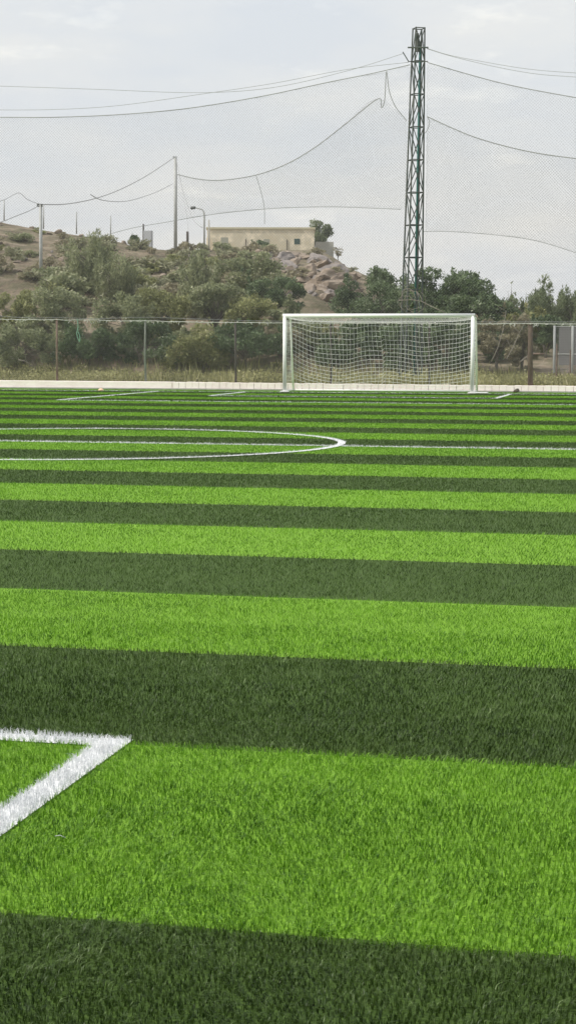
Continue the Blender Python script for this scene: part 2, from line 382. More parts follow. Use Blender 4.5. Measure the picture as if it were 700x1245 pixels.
# ------------------------------------------------------------------ turf blades
rng = np.random.default_rng(5)
def vnoise(x, y, sc, seed):
    """cheap smooth value noise, vectorised"""
    g = np.random.default_rng(seed).random((64, 64)); X = x/sc; Y_ = y/sc
    xi = np.floor(X).astype(int); yi = np.floor(Y_).astype(int); fx = X-xi; fy = Y_-yi
    fx = fx*fx*(3-2*fx); fy = fy*fy*(3-2*fy)
    a = g[xi % 64, yi % 64]; b = g[(xi+1) % 64, yi % 64]; c = g[xi % 64, (yi+1) % 64]; d = g[(xi+1) % 64, (yi+1) % 64]
    return (a*(1-fx)+b*fx)*(1-fy)+(c*(1-fx)+d*fx)*fy
def blades():
    A = 52000.
    Ys, Xs = [], []
    for ya, yb in [(3.0+i*.5, 3.5+i*.5) for i in range(14)]+[(10+i*2, 12+i*2) for i in range(24)]:
        yb = min(yb, 56.9); ym = (ya+yb)/2
        dens = A/ym*(2.6 if ym < 7 else 1.7 if ym < 10 else 1)
        n = int(dens*.50*ym*(yb-ya)); y = rng.uniform(ya, yb, n); x = rng.uniform(-.47, .03, n)*y
        Ys.append(y); Xs.append(x)
    y = np.concatenate(Ys); x = np.concatenate(Xs); n = len(y)
    # tufting: pull blades towards jittered cell centres
    cs = np.where(y < 12, .015, .022)
    hx = np.floor(x/cs); hy = np.floor(y/cs)
    h1 = np.modf(np.abs(np.sin(hx*12.9898+hy*78.233)*43758.5453))[0]; h2_ = np.modf(np.abs(np.sin(hx*39.346+hy*11.135)*24634.6345))[0]
    cx = (hx+.02+.96*h1)*cs; cy = (hy+.02+.96*h2_)*cs
    x = x*.38+cx*.62; y = y*.38+cy*.62
    ln = on_line(x+.008*(vnoise(x, y, .03, 41)-.5), y+.008*(vnoise(x, y, .03, 42)-.5)); lt = stripe_light(y+.035*(vnoise(x, y, .5, 43)-.5)+.012*rng.normal(size=n)+.04*(y < 5.3))
    mi = np.where(ln, 2, np.where(lt, 0, 1))
    far = np.clip(y/8., 1, 7.5)
    hgt = rng.uniform(.014, .026, n)*(.70+.55*h1)*(1+.25*(vnoise(x, y, .06, 3)-.5))
    hgt = np.where(ln, hgt*1.15+.006, hgt)*np.where(y > 20, 1., 1)
    wid = np.where(y < 7, .00088, .00108)*far*rng.uniform(.7, 1.3, n)
    az = 2*math.pi*(h1*.6+.4*rng.random(n)+.35*vnoise(x, y, .35, 8))
    lean = hgt*(.15+1.25*rng.random(n)**1.1)*(1+.5*(vnoise(x, y, .16, 12)-.5))
    dx = np.cos(az)*lean; dy = np.sin(az)*lean
    # combed gently along the roll
    dx += hgt*.12; dy += hgt*.05
    wa = az+math.pi/2+rng.normal(0, .5, n); wx = np.cos(wa)*wid; wy = np.sin(wa)*wid
    tint = np.clip(-.10+.62*rng.random(n)**1.5+.34*h2_+.22*vnoise(x, y, .05, 21)+.22*(vnoise(x, y, .14, 22)-.5)+.24*(vnoise(x, y, .6, 31)-.5)+.12*(vnoise(x, y*3, 3.0, 33)-.5), 0, 1)  # random tone, skewed so a few blades carry highlights painted in their colour
    near = y < 9
    def pack(sel, seg):
        X, Y_, Hh, DX, DY, WX, WY, T, MI = [a[sel] for a in (x, y, hgt, dx, dy, wx, wy, tint, mi)]
        m = len(X); z0 = np.full(m, .001)
        if seg == 1:
            P = np.stack([np.stack([X-WX, Y_-WY, z0], -1), np.stack([X+WX, Y_+WY, z0], -1), np.stack([X+DX, Y_+DY, Hh], -1)], 1)
            Fc = (np.arange(m)*3)[:, None]+np.array([[0, 1, 2]]); return P.reshape(-1, 3), Fc, np.repeat(T, 3), MI
        mx_, my_ = X+DX*.35, Y_+DY*.35
        P = np.stack([np.stack([X-WX, Y_-WY, z0], -1), np.stack([X+WX, Y_+WY, z0], -1),
                      np.stack([mx_-WX*.85, my_-WY*.85, Hh*.74], -1), np.stack([mx_+WX*.85, my_+WY*.85, Hh*.74], -1),
                      np.stack([X+DX, Y_+DY, Hh*.92], -1)], 1)
        b0 = (np.arange(m)*5)[:, None]
        Fc = np.concatenate([b0+np.array([[0, 1, 3]]), b0+np.array([[0, 3, 2]]), b0+np.array([[2, 3, 4]])])
        return P.reshape(-1, 3), Fc, np.repeat(T, 5), np.tile(MI, 3)
    V1, F1, T1, I1 = pack(near, 2); V2, F2, T2, I2 = pack(~near, 1)
    me = npmesh('turf_blades', np.concatenate([V1, V2]), np.concatenate([F1, F2+len(V1)]), [M_bl_light, M_bl_dark, M_bl_white],
                np.concatenate([T1, T2]), np.concatenate([I1, I2]))
    o = link('turf_blades', me); o.location.z = TZ; tag(o, 'short plastic blades of the striped light and dark green turf', 'artificial grass', kind='stuff')
    print('blades', n)
blades()

# ------------------------------------------------------------------ kerb wall under the fence
KY0, KY1 = 57.0, 57.45
def ky(x): return 57.0
M_kerb = mat('whitewashed_concrete', (.84, .73, .70), .85, c2=(.92, .84, .80), scale=1.5, detail=8, bump=.3, bscale=12)
M_kerbgrey = mat('grey_concrete', (.33, .32, .30), .9, c2=(.42, .41, .38), scale=4, detail=8, bump=.4)
kb = empty('kerb_wall', (-12, 57.2, 0), 'low whitewashed concrete kerb wall along the far edge of the turf', 'kerb')
def kerb_top(px): return float(np.interp(px, [0, 240, 350, 590, 700], [.285, .245, .225, .205, .20]))
k1 = MB()
xs = np.linspace(-38, -15.4, 9)
def slab(mb, xa, xb, ya, yb, za, zb0, zb1):
    b = len(mb.v)
    mb.v += [(xa, ya, za), (xb, ya, za), (xb, yb, za), (xa, yb, za), (xa, ya, zb0), (xb, ya, zb1), (xb, yb, zb1), (xa, yb, zb0)]
    for f in ((3, 2, 1, 0), (4, 5, 6, 7), (0, 1, 5, 4), (1, 2, 6, 5), (2, 3, 7, 6), (3, 0, 4, 7)): mb.f.append(tuple(b+i for i in f))
def kz(x): return kerb_top(proj((x, 57.1, .2))[0])
slab(k1, -38, -16.6, 57.0, 57.42, -.02, kz(-22), kz(-16.6))
o = k1.build('cast_beam', M_kerb, None, bevel=.012); o.parent = kb; o.matrix_parent_inverse = Matrix.Translation((12, -57.2, 0))
# block run (separate blocks with open joints)
k2 = MB(); x = -16.58; rr = random.Random(4)
while x < 21:
    L = .235+rr.uniform(-.01, .01); z = kz(x)+rr.uniform(-.008, .008)
    slab(k2, x, x+L-.009, 57.0+rr.uniform(-.008, .008), 57.42, -.02, z, z); x += L
o = k2.build('block_course', M_kerb, None, bevel=.008); o.parent = kb; o.matrix_parent_inverse = Matrix.Translation((12, -57.2, 0))
k3 = MB(); slab(k3, -38, 21, 56.9, 56.985, -.02, .035, .035)
o = k3.build('edge_strip', M_kerbgrey, None); o.parent = kb; o.matrix_parent_inverse = Matrix.Translation((12, -57.2, 0))

# ------------------------------------------------------------------ chain link fence
FY = 57.3
def P(px, py, Y=FY): return at(px, py, Y)
fence = empty('chain_link_fence', (-12, FY, 0), 'long chain link fence on rusty posts behind the goal, on the kerb wall', 'fence')
def par(o, root):
    o.parent = root; o.matrix_parent_inverse = Matrix.Translation(root.location).inverted(); return o
def ftop(x):
    return 2.40 - .02*(x+23)/23*2
A, B = [], []
p = .075; zt = 2.30; zb = .27
for k in range(int((20+38+2.1)/p)):
    x = -40+k*p
    if x+2.03 > 20: break
    A.append((x, FY, zb)); B.append((x+zt-zb, FY, zt)); A.append((x+zt-zb, FY+.004, zb)); B.append((x, FY+.004, zt))
V, Fc = strands(A, B, .0015)
par(link('wire_mesh', npmesh('wire_mesh', V, Fc, M_wire)), fence)
posts = [(68, 388.5, M_rustpost, .045, 'post with flaking rust'), (176, 390, M_greenpost, .04, 'grey-green painted post'), (286, 392, M_darkpost, .04, 'dark thin post'),
         (402, 392, M_darkpost, .035, None), (522, 393, M_darkpost, .035, None), (645, 393.5, M_woodpost, .085, 'thick dark brown wooden post'),
         (-42, 388, M_rustpost, .045, None), (-155, 387, M_rustpost, .045, None), (760, 394, M_darkpost, .045, None), (875, 395, M_darkpost, .045, None)]
for px, py, m, r_, lab in posts:
    t_ = P(px, py); jr = random.Random(px)
    mb = MB(); x_, z_ = t_[0], t_[2]
    mb.tube([(x_+.01, FY+r_, .15), (x_+jr.uniform(-.015, .015), FY+r_, 1.2), (x_+jr.uniform(-.02, .02), FY+r_, z_+.04)], [r_, r_*.95, r_*.9], 8)
    o = par(mb.build('post', m, None, True), fence)
    if lab: o['label'] = lab
def sagline(pts, r_, m, name, root, n=6, sub=8, jit=0):
    """rope through world points, light jitter"""
    mb = MB(); out = []; jr = random.Random(len(pts)*7+int(abs(pts[0][0])*10))
    pts = [Vector(p) for p in pts]
    for i in range(len(pts)-1):
        p0 = pts[max(i-1, 0)]; p1 = pts[i]; p2 = pts[i+1]; p3 = pts[min(i+2, len(pts)-1)]
        for k in range(sub):
            t = k/sub
            q = .5*((2*p1)+(-p0+p2)*t+(2*p0-5*p1+4*p2-p3)*t*t+(-p0+3*p1-3*p2+p3)*t**3)
            out.append(q+Vector((0, 0, jr.uniform(-jit, jit))))
    out.append(pts[-1]); mb.tube(out, r_, n)
    o = mb.build(name, m, None, True)
    if root: par(o, root)
    return o
sagline([P(x, y) for x, y in ((-160, 386), (-40, 387.5), (0, 388), (68, 388.5), (176, 390), (286, 392), (400, 392.5), (520, 393), (645, 393.5), (760, 394), (880, 395))], .012, M_wirelight, 'top_wire', fence, jit=.012)
sagline([P(x, y, FY+.05) for x, y in ((-160, 380), (-42, 381), (0, 384), (40, 386.5), (68, 386), (120, 387), (176, 385.5), (240, 387.5), (330, 390), (520, 391), (645, 391), (700, 391), (880, 392))], .007, M_wire, 'tension_wire', fence)
# frayed ties left along the top wire
mb = MB(); jr = random.Random(11)
for i in range(170):
    px = jr.uniform(-40, 760); py = np.interp(px, [0, 286, 700], [388.4, 392, 394])
    q = Vector(P(px, py)); q.y -= .02; pts = [q]
    for k in range(3): q = q+Vector((jr.uniform(-.05, .05), jr.uniform(-.02, .02), jr.uniform(-.05, .03))); pts.append(q)
    mb.tube(pts, .008, 4)
par(mb.build('frayed_ties', M_wirelight), fence)['kind'] = 'stuff'

# hanging green strap, dry sticks caught on fence
sagline([P(94, 388, FY-.03), P(95, 397, FY-.04), P(93.5, 405, FY-.05), P(95, 412, FY-.05), P(97, 415, FY-.04), P(97, 408, FY-.04), P(95, 403, FY-.04)], .014, mat('green_strap', (.22, .40, .29), .8), 'hanging_strap', None)
tag(bpy.data.objects['hanging_strap'], 'frayed pale green strap hanging from the fence top wire', 'strap')
o = sagline([P(134, 387, FY-.03), P(138, 385, FY-.06), P(143, 391, FY-.07), P(149, 398, FY-.05)], .012, M_drytwig, 'caught_stick', None)
tag(o, 'bent dry stick caught over the fence top wire', 'stick')

# ------------------------------------------------------------------ goal
GL, GR = -12.27, -6.12; GY = 54.83; GH = 2.5; PR = .062
goal = empty('football_goal', ((GL+GR)/2, GY, 0), 'white football goal with a square mesh net on the far goal line', 'goal')
def gp(mb, name, m=M_post_white, smooth=True, bevel=0): return par(mb.build(name, m, None, smooth, bevel), goal)
for x_, nm in ((GL+PR, 'post'), (GR-PR, 'post')):
    gp(MB().tube([(x_, GY, -.02), (x_, GY, GH-PR)], PR, 20), 'post')
    gp(MB().box((x_, GY, .02), (.26, .20, .035)), 'foot_plate', bevel=.006, smooth=False)
gp(MB().tube([(GL, GY, GH-PR), (GR, GY, GH-PR)], PR, 20), 'crossbar')
DT, DB = .80, 1.32
for x_ in (GL+PR, GR-PR):
    gp(MB().tube([(x_, GY, GH-PR), (x_, GY+DT, GH-.14), (x_, GY+DT+.08, GH-.30), (x_, GY+DB, .03)], .032, 10), 'back_stay')
    gp(MB().tube([(x_, GY+.05, .035), (x_, GY+DB, .035)], .028, 10), 'ground_bar')
gp(MB().tube([(GL+PR, GY+DB, .035), (GR-PR, GY+DB, .035)], .028, 10), 'ground_bar')
gp(MB().box((GR+.22, GY+.05, .025), (.42, .30, .03)), 'anchor_plate', bevel=.006, smooth=False)
# net
xa, xb = GL+PR, GR-PR; Wd = xb-xa
ncol = int(Wd/.128); nrow = 19; ntop = 6
def netpt(u, v):
    """u 0..1 across, v: 0 crossbar .. 1 back top .. 2 ground"""
    x_ = xa+u*Wd; d = min(u, 1-u)*Wd; edge = 1-math.exp(-d/.55)
    if v <= 1:
        y_ = GY+.02+v*DT; z_ = GH-.10-.05*v-.12*edge*math.sin(math.pi*v*.5)
    else:
        t = v-1; prof = math.sin(math.pi*min(1, t*.92))**.8 if 0 < t < 1 else 0
        lf = 1.25 if u < .5 else .75
        z_ = (GH-.15)*(1-t)+.05-.12*edge*(1-t)-.34*lf*edge*prof*(.55+.45*math.exp(-((d-1.2)/1.4)**2))
        y_ = GY+DT+(DB-DT)*t+.22*edge*math.sin(math.pi*t)
        x_ += .03*math.sin(t*6+u*23)
        z_ += .03*math.sin(u*31+t*4)*edge*(1-t)+.035*math.sin(u*13+2)*edge*prof
    return (x_, y_, max(z_, .04))
A, B = [], []
vs_ = list(np.linspace(0, 1, ntop, endpoint=False))+list(1+np.linspace(0, 1, nrow))
uu = np.linspace(0, 1, ncol+1)
for v in vs_:
    row = [netpt(u, v) for u in np.linspace(0, 1, ncol*2+1)]; A += row[:-1]; B += row[1:]
vv = np.linspace(0, 2, 60)
for u in uu:
    c_ = [netpt(u, v) for v in vv]; A += c_[:-1]; B += c_[1:]
V, Fc = strands(A, B, .0055)
par(link('net', npmesh('net', V, Fc, M_cord)), goal)
for x_, s in ((xa, 1), (xb, -1)):
    A, B = [], []
    def side(a, t):   # a 0..1 depth, t 0..1 down
        dep = DT+(DB-DT)*t; bow = .07*math.sin(math.pi*a)*math.sin(math.pi*t)*s
        return (x_+bow+.015*math.sin(t*9+a*7), GY+a*dep, max(.04, (GH-.12)*(1-t)-.10*math.sin(math.pi*a)*(1-t)))
    for t in np.linspace(0, 1, 20):
        r_ = [side(a, t) for a in np.linspace(0, 1, 9)]; A += r_[:-1]; B += r_[1:]
    for a in np.linspace(0, 1, 9):
        r_ = [side(a, t) for t in np.linspace(0, 1, 20)]; A += r_[:-1]; B += r_[1:]
    V, Fc = strands(A, B, .0045); par(link('side_net', npmesh('side_net', V, Fc, M_cord)), goal)

# ------------------------------------------------------------------ lattice tower
TY = 60.2
tb = at(498.5, 461, TY); tt = at(509, 33, TY); TH = tt[2]
tower = empty('lattice_mast', (tb[0], TY, 0), 'tall slightly leaning steel lattice mast standing behind the goal', 'mast')
ROT = R(28)
def tcorner(i, z):
    f = z/TH; hw = (.36*(1-f)+.185*f); cx_ = tb[0]+(tt[0]-tb[0])*f; a = ROT+math.pi/4+i*math.pi/2
    return Vector((cx_+hw*1.30*math.cos(a)*.93, TY+hw*1.30*math.sin(a)*.93, z))
for i in range(4):
    mb = MB().tube([tcorner(i, 0), tcorner(i, TH*.5), tcorner(i, TH)], [.032, .029, .025], 4)
    par(mb.build('leg', M_steel), tower)
for i in range(4):
    mb = MB(); j = (i+1) % 4; z = .0; k = 0
    lv = np.linspace(.1, TH-.02, 12)
    for a, b_ in zip(lv[:-1], lv[1:]):
        mb.tube([tcorner(i, b_), tcorner(j, b_)], .018, 4)
        if (k+i) % 2: mb.tube([tcorner(i, a), tcorner(j, b_)], .018, 4); 
        else: mb.tube([tcorner(j, a), tcorner(i, b_)], .018, 4)
        if i == 2: mb.tube([tcorner(i, a if (k+i) % 2 == 0 else b_), tcorner(j, b_ if (k+i) % 2 == 0 else a)], .015, 4)
        k += 1
    par(mb.build('bracing', M_steel), tower)
# green painted conduit inside
mb = MB().tube([Vector((tb[0]+.13, TY-.05, .0)), Vector((tb[0]+(tt[0]-tb[0])*.5+.09, TY-.05, TH*.5)), Vector((tt[0]+.05, TY-.05, TH-.6))], .032, 8)
par(mb.build('conduit', M_teal, None, True), tower)
for py, xa_, xb_, r_ in ((57, 495.5, 520.5, .028), (74, 503, 520, .018)):
    mb = MB().tube([at(xa_, py, TY-.25), at(xb_, py, TY-.25)], r_, 6); par(mb.build('crossarm', M_steel), tower)
mb = MB().tube([at(507, 40, TY-.05), at(508, 62, TY-.05)], [.06, .09], 8); par(mb.build('clamp', M_steel), tower)
mb = MB().tube([at(489.5, 62.5, TY-.2), at(496.5, 74, TY-.2), at(501, 74, TY)], .02, 6); par(mb.build('spar', M_steel), tower)
# tangled old rope around the foot
jr = random.Random(3); mb = MB()
for k in range(9):
    cx_, cy_ = jr.uniform(492, 506), jr.uniform(352, 372); rx, ry = jr.uniform(6, 13), jr.uniform(8, 15); ph = jr.random()*6
    pts = [at(cx_+rx*math.cos(ph+t)+jr.uniform(-1, 1), cy_+ry*math.sin(ph+t)+jr.uniform(-1, 1), TY-.62+.12*math.sin(t*2+k)) for t in np.linspace(0, jr.uniform(2.2, 4.6), 14)]
    mb.tube(pts, .008, 5)
mb.tube([at(484, 365, TY-.5), at(500, 364, TY-.6), at(512, 366, TY-.6), at(530, 375, TY-.7), at(541, 380, TY-.8)], .013, 5)
o = mb.build('tangled_rope', M_drytwig, None, True); tag(o, 'pale tangled rope looped around the lower part of the mast', 'rope')

# ------------------------------------------------------------------ tall safety nets
def px_interp(curve):
    xs_ = [c[0] for c in curve]; ys_ = [c[1] for c in curve]
    return lambda px: float(np.interp(px, xs_, ys_))
def smooth_curve(pts, sub=10):
    out = []; pts = [np.array(p, float) for p in pts]
    for i in range(len(pts)-1):
        p0 = pts[max(i-1, 0)]; p1 = pts[i]; p2 = pts[i+1]; p3 = pts[min(i+2, len(pts)-1)]
        for k in range(sub):
            t = k/sub; out.append(.5*((2*p1)+(-p0+p2)*t+(2*p0-5*p1+4*p2-p3)*t*t+(-p0+3*p1-3*p2+p3)*t**3))
    out.append(pts[-1]); return out
def diamond_net(Y, top, bottom, p, r_, seed, bulge=.25):
    """top / bottom: pixel curves -> world x,z ; strands clipped between them"""
    T = np.array([at(a, b, Y) for a, b in smooth_curve(top)]); Bm = np.array([at(a, b, Y) for a, b in smooth_curve(bottom)])
    o = np.argsort(T[:, 0]); T = T[o]; o = np.argsort(Bm[:, 0]); Bm = Bm[o]
    xa_, xb_ = max(T[0, 0], Bm[0, 0]), min(T[-1, 0], Bm[-1, 0]); zmin = Bm[:, 2].min(); zmax = T[:, 2].max()
    step = .16; As, Bs = [], []
    for sgn in (1, -1):
        ks = np.arange(xa_-(zmax-zmin)*1.0, xb_+(zmax-zmin), p)
        t = np.arange(zmin, zmax+step, step)
        X = ks[:, None]+(t-zmin)[None, :]*1.0 if sgn > 0 else ks[:, None]+(zmax-t)[None, :]
        Z = np.broadcast_to(t[None, :], X.shape).copy()
        Xw = X+.10*np.sin(Z*.7+X*.3+seed)+.03*np.sin(X*2.1+Z*1.7)
        Zw = Z+.12*np.sin(X*.55+seed*2+Z*.2)+.03*np.sin(X*1.9-Z)
        Yw = Y+bulge*np.sin(X*.33+seed)*np.sin(Z*.25+1)+.05*np.sin(X*1.3+Z*.8)
        top_ = np.interp(Xw, T[:, 0], T[:, 2]); bot = np.interp(Xw, Bm[:, 0], Bm[:, 2])
        ok = (Zw < top_) & (Zw > bot) & (Xw > xa_) & (Xw < xb_)
        # squash last bit towards the edge
        nb = ok[:, :-1] & (ok[:, 1:] | True) & (ok[:, :-1])
        nb = ok[:, :-1] | ok[:, 1:]
        Zc = np.clip(Zw, bot, top_); Xc = np.clip(Xw, xa_, xb_)
        Pt = np.stack([Xc, Yw, Zc], -1)
        a = Pt[:, :-1][nb]; b = Pt[:, 1:][nb]; g = np.linalg.norm(b-a, axis=1) > .01
        As.append(a[g]); Bs.append(b[g])
    return strands(np.concatenate(As), np.concatenate(Bs), r_)
NY = 60.9
topL = [(-120, 146), (-40, 144), (0, 142), (60, 142), (120, 140), (180, 136), (240, 129.5), (320, 116), (400, 99), (450, 89), (498, 78)]
topR = [(519, 75), (560, 87), (600, 98), (640, 107), (700, 118), (760, 128), (830, 138)]
snl = empty('safety_net', (tb[0]-8, NY, 2.2), 'large grey safety net stretching left from the mast to beyond the hill', 'net', 'tall ball nets beside the mast')
V, Fc = diamond_net(NY, topL, [(-120, 384), (0, 386), (300, 390), (499, 391)], .104, .0023, 1.3)
par(link('netting', npmesh('netting', V, Fc, M_net)), snl)
sagline([at(a, b, NY) for a, b in topL], .016, M_rope, 'edge_rope', snl)
snr = empty('safety_net', (tb[0]+5, NY, 2.2), 'large grey safety net stretching right from the mast', 'net', 'tall ball nets beside the mast')
V, Fc = diamond_net(NY, topR, [(513, 392), (700, 393), (830, 394)], .104, .0022, 2.9)
par(link('netting', npmesh('netting', V, Fc, M_net)), snr)
sagline([at(a, b, NY) for a, b in topR], .016, M_rope, 'edge_rope', snr)
# second, sagging layer
NY2 = 62.2
topC = [(214, 211), (240, 217), (270, 218.5), (312, 212), (350, 198), (385, 177), (420, 150), (459, 119.5)]
botC = [(120, 288), (160, 277), (200, 270), (240, 263), (280, 257.5), (340, 252.5), (400, 251), (450, 252.5), (487, 254)]
topC2 = topC+[(463.5, 130), (467.5, 120), (469.5, 86), (473, 110), (480, 128), (490, 141), (494, 146)]
n2 = empty('sagging_net', (tb[0]-5, NY2, 5), 'second grey net layer sagging between the slim pole and the mast', 'net')
V, Fc = diamond_net(NY2, topC+[(494, 146)], botC+[(495, 254)], .104, .0020, 5.1)
par(link('netting', npmesh('netting', V, Fc, M_net)), n2)
sagline([at(a, b, NY2) for a, b in topC2], .017, M_rope, 'edge_rope', n2)
sagline([at(a, b, NY2) for a, b in botC], .011, M_rope, 'bottom_rope', n2)
sagline([at(a, b, NY2) for a, b in ((311, 212), (317, 232), (321, 250), (321.5, 272))], .011, M_rope, 'vertical_cord', n2)
n3 = empty('sagging_net', (tb[0]+5, NY2, 5), 'second grey net layer sagging to the right of the mast', 'net')
topD = [(519, 141), (545, 153), (575, 165.5), (610, 176), (650, 185), (700, 192), (760, 196), (830, 198)]
botD = [(515, 281), (545, 281), (600, 285), (650, 292), (700, 307), (760, 328), (830, 350)]
V, Fc = diamond_net(NY2, topD, botD, .104, .0021, 7.7)
par(link('netting', npmesh('netting', V, Fc, M_net)), n3)
sagline([at(a, b, NY2) for a, b in topD], .019, M_rope, 'edge_rope', n3)
sagline([at(a, b, NY2) for a, b in botD], .010, M_rope, 'bottom_rope', n3)
sagline([at(a, b, NY2) for a, b in ((519, 141), (522, 148), (519, 158), (514, 163))], .012, M_rope, 'loose_end', n3)
# cables above
for pts, lab in ((((-120, 101), (0, 104), (120, 108), (240, 112), (330, 106), (420, 86), (491, 64)), 'upper thin grey cable running left from the mast top'),
                 (((-120, 131), (0, 133), (80, 132), (150, 127), (243, 114), (330, 101), (420, 84), (497, 75)), 'lower thin grey cable meeting the upper one left of the mast'),
                 (((519, 58), (545, 66), (580, 73), (640, 83), (700, 88), (780, 92), (830, 93)), 'topmost thin cable running right from the mast'),
                 (((519, 58.5), (550, 68), (600, 80), (650, 89), (700, 93), (780, 99), (830, 101)), 'second thin cable just under the topmost, running right from the mast')):
    o = sagline([at(a, b, TY) for a, b in pts], .0085, M_rope, 'cable', None); tag(o, lab, 'cable', 'thin cables strung from the mast')
# slim poles on the bank
def pole(px, ytop, ybase, Yp, r_, label, arm=False):
    b = at(px, ybase, Yp); z0 = min(terr(b[0], Yp), b[2])-.4; t_ = at(px, ytop, Yp)
    root = empty('net_pole', (b[0], Yp, z0), label, 'pole', 'slim net poles on the bank')
    par(MB().tube([(b[0], Yp, z0), (t_[0], Yp, t_[2])], [r_, r_*.85], 12).build('shaft', M_pole, None, True), root)
    par(MB().box((t_[0]-.05, Yp, t_[2]-.05), (.26, .12, .14)).build('head_bracket', M_steel, None), root)
    return t_
Y213 = hit(213.3, 310)[1]; Y50 = hit(49.5, 338)[1]; print('poles', Y213, Y50)
pole(213.3, 190, 304, Y213, .0011*Y213, 'taller slim grey net pole against the sky, left of the building')
pole(49.5, 248, 338, Y50, .0011*Y50, 'shorter slim grey net pole standing on the bank at far left')
def rope2(pxy, Ya, Yb, r_, label, cat='rope'):
    n_ = len(pxy)-1; o = sagline([at(a, b, Ya+(Yb-Ya)*i/n_) for i, (a, b) in enumerate(pxy)], r_*(Ya+Yb)/2/72*.8, M_rope, 'net_rope', None)
    tag(o, label, cat, 'ropes slung between the slim poles')
rope2([(213, 190), (180, 212), (150, 228), (125, 238), (100, 244.5), (75, 248), (50, 248)], Y213, Y50, .024, 'thick grey rope sagging between the two slim poles')
rope2([(50, 248), (35, 256), (20, 262), (0, 270), (-40, 284)], Y50, 66, .022, 'grey rope dropping left from the shorter pole')
rope2([(50, 248), (40, 245), (32, 241), (23, 234), (10, 240), (0, 244), (-40, 254)], Y50, 66, .015, 'thin peaked rope rising left of the shorter pole')
rope2([(210, 223), (190, 233), (170, 240), (150, 244.5), (125, 243), (110, 236)], Y213, 68, .017, 'thinner rope hanging below the thick rope, left of the taller pole')
rope2([(214, 192), (217, 206), (221, 226), (227, 246), (233, 263), (240, 272), (246, 276)], Y213, 74, .017, 'loose rope falling right from the top of the taller pole')
rope2([(219, 214), (223, 240), (227, 262), (229, 282)], Y213, 74, .010, 'thin cord hanging beside the loose rope of the taller pole')

# ------------------------------------------------------------------ foliage
def leaves(rng_, centres, radii, n, size, aspect=.45, updir=0.0, shell=.35):
    """leaf quads spread through ellipsoid clumps"""
    centres = np.asarray(centres); radii = np.asarray(radii); wts = (radii[:, 0]*radii[:, 1]*radii[:, 2])**(.7); wts /= wts.sum()
    c = rng_.choice(len(centres), n, p=wts)
    d = rng_.normal(size=(n, 3)); d /= np.linalg.norm(d, axis=1, keepdims=True)
    rr_ = (shell+(1-shell)*rng_.random(n))**.6*(1+.12*rng_.normal(size=n))
    P_ = centres[c]+d*radii[c]*rr_[:, None]
    ax = rng_.normal(size=(n, 3))+d*.8; ax[:, 2] += updir; ax /= np.linalg.norm(ax, axis=1, keepdims=True)
    b = np.cross(ax, rng_.normal(size=(n, 3))); b /= np.linalg.norm(b, axis=1, keepdims=True)
    s = size*rng_.uniform(.6, 1.4, n)[:, None]
    a_ = ax*s; b_ = b*s*aspect
    V = np.stack([P_-a_*.5, P_+b_*.5, P_+a_*.5, P_-b_*.5], 1).reshape(-1, 3)
    Fc = (np.arange(n)*4)[:, None]+np.array([[0, 1, 2, 3]])
    ct = rng_.random(len(centres))
    tint = np.clip(.42*ct[c]+.62*rng_.random(n)-.04, 0, 1)
    return V, Fc, np.repeat(tint, 4)
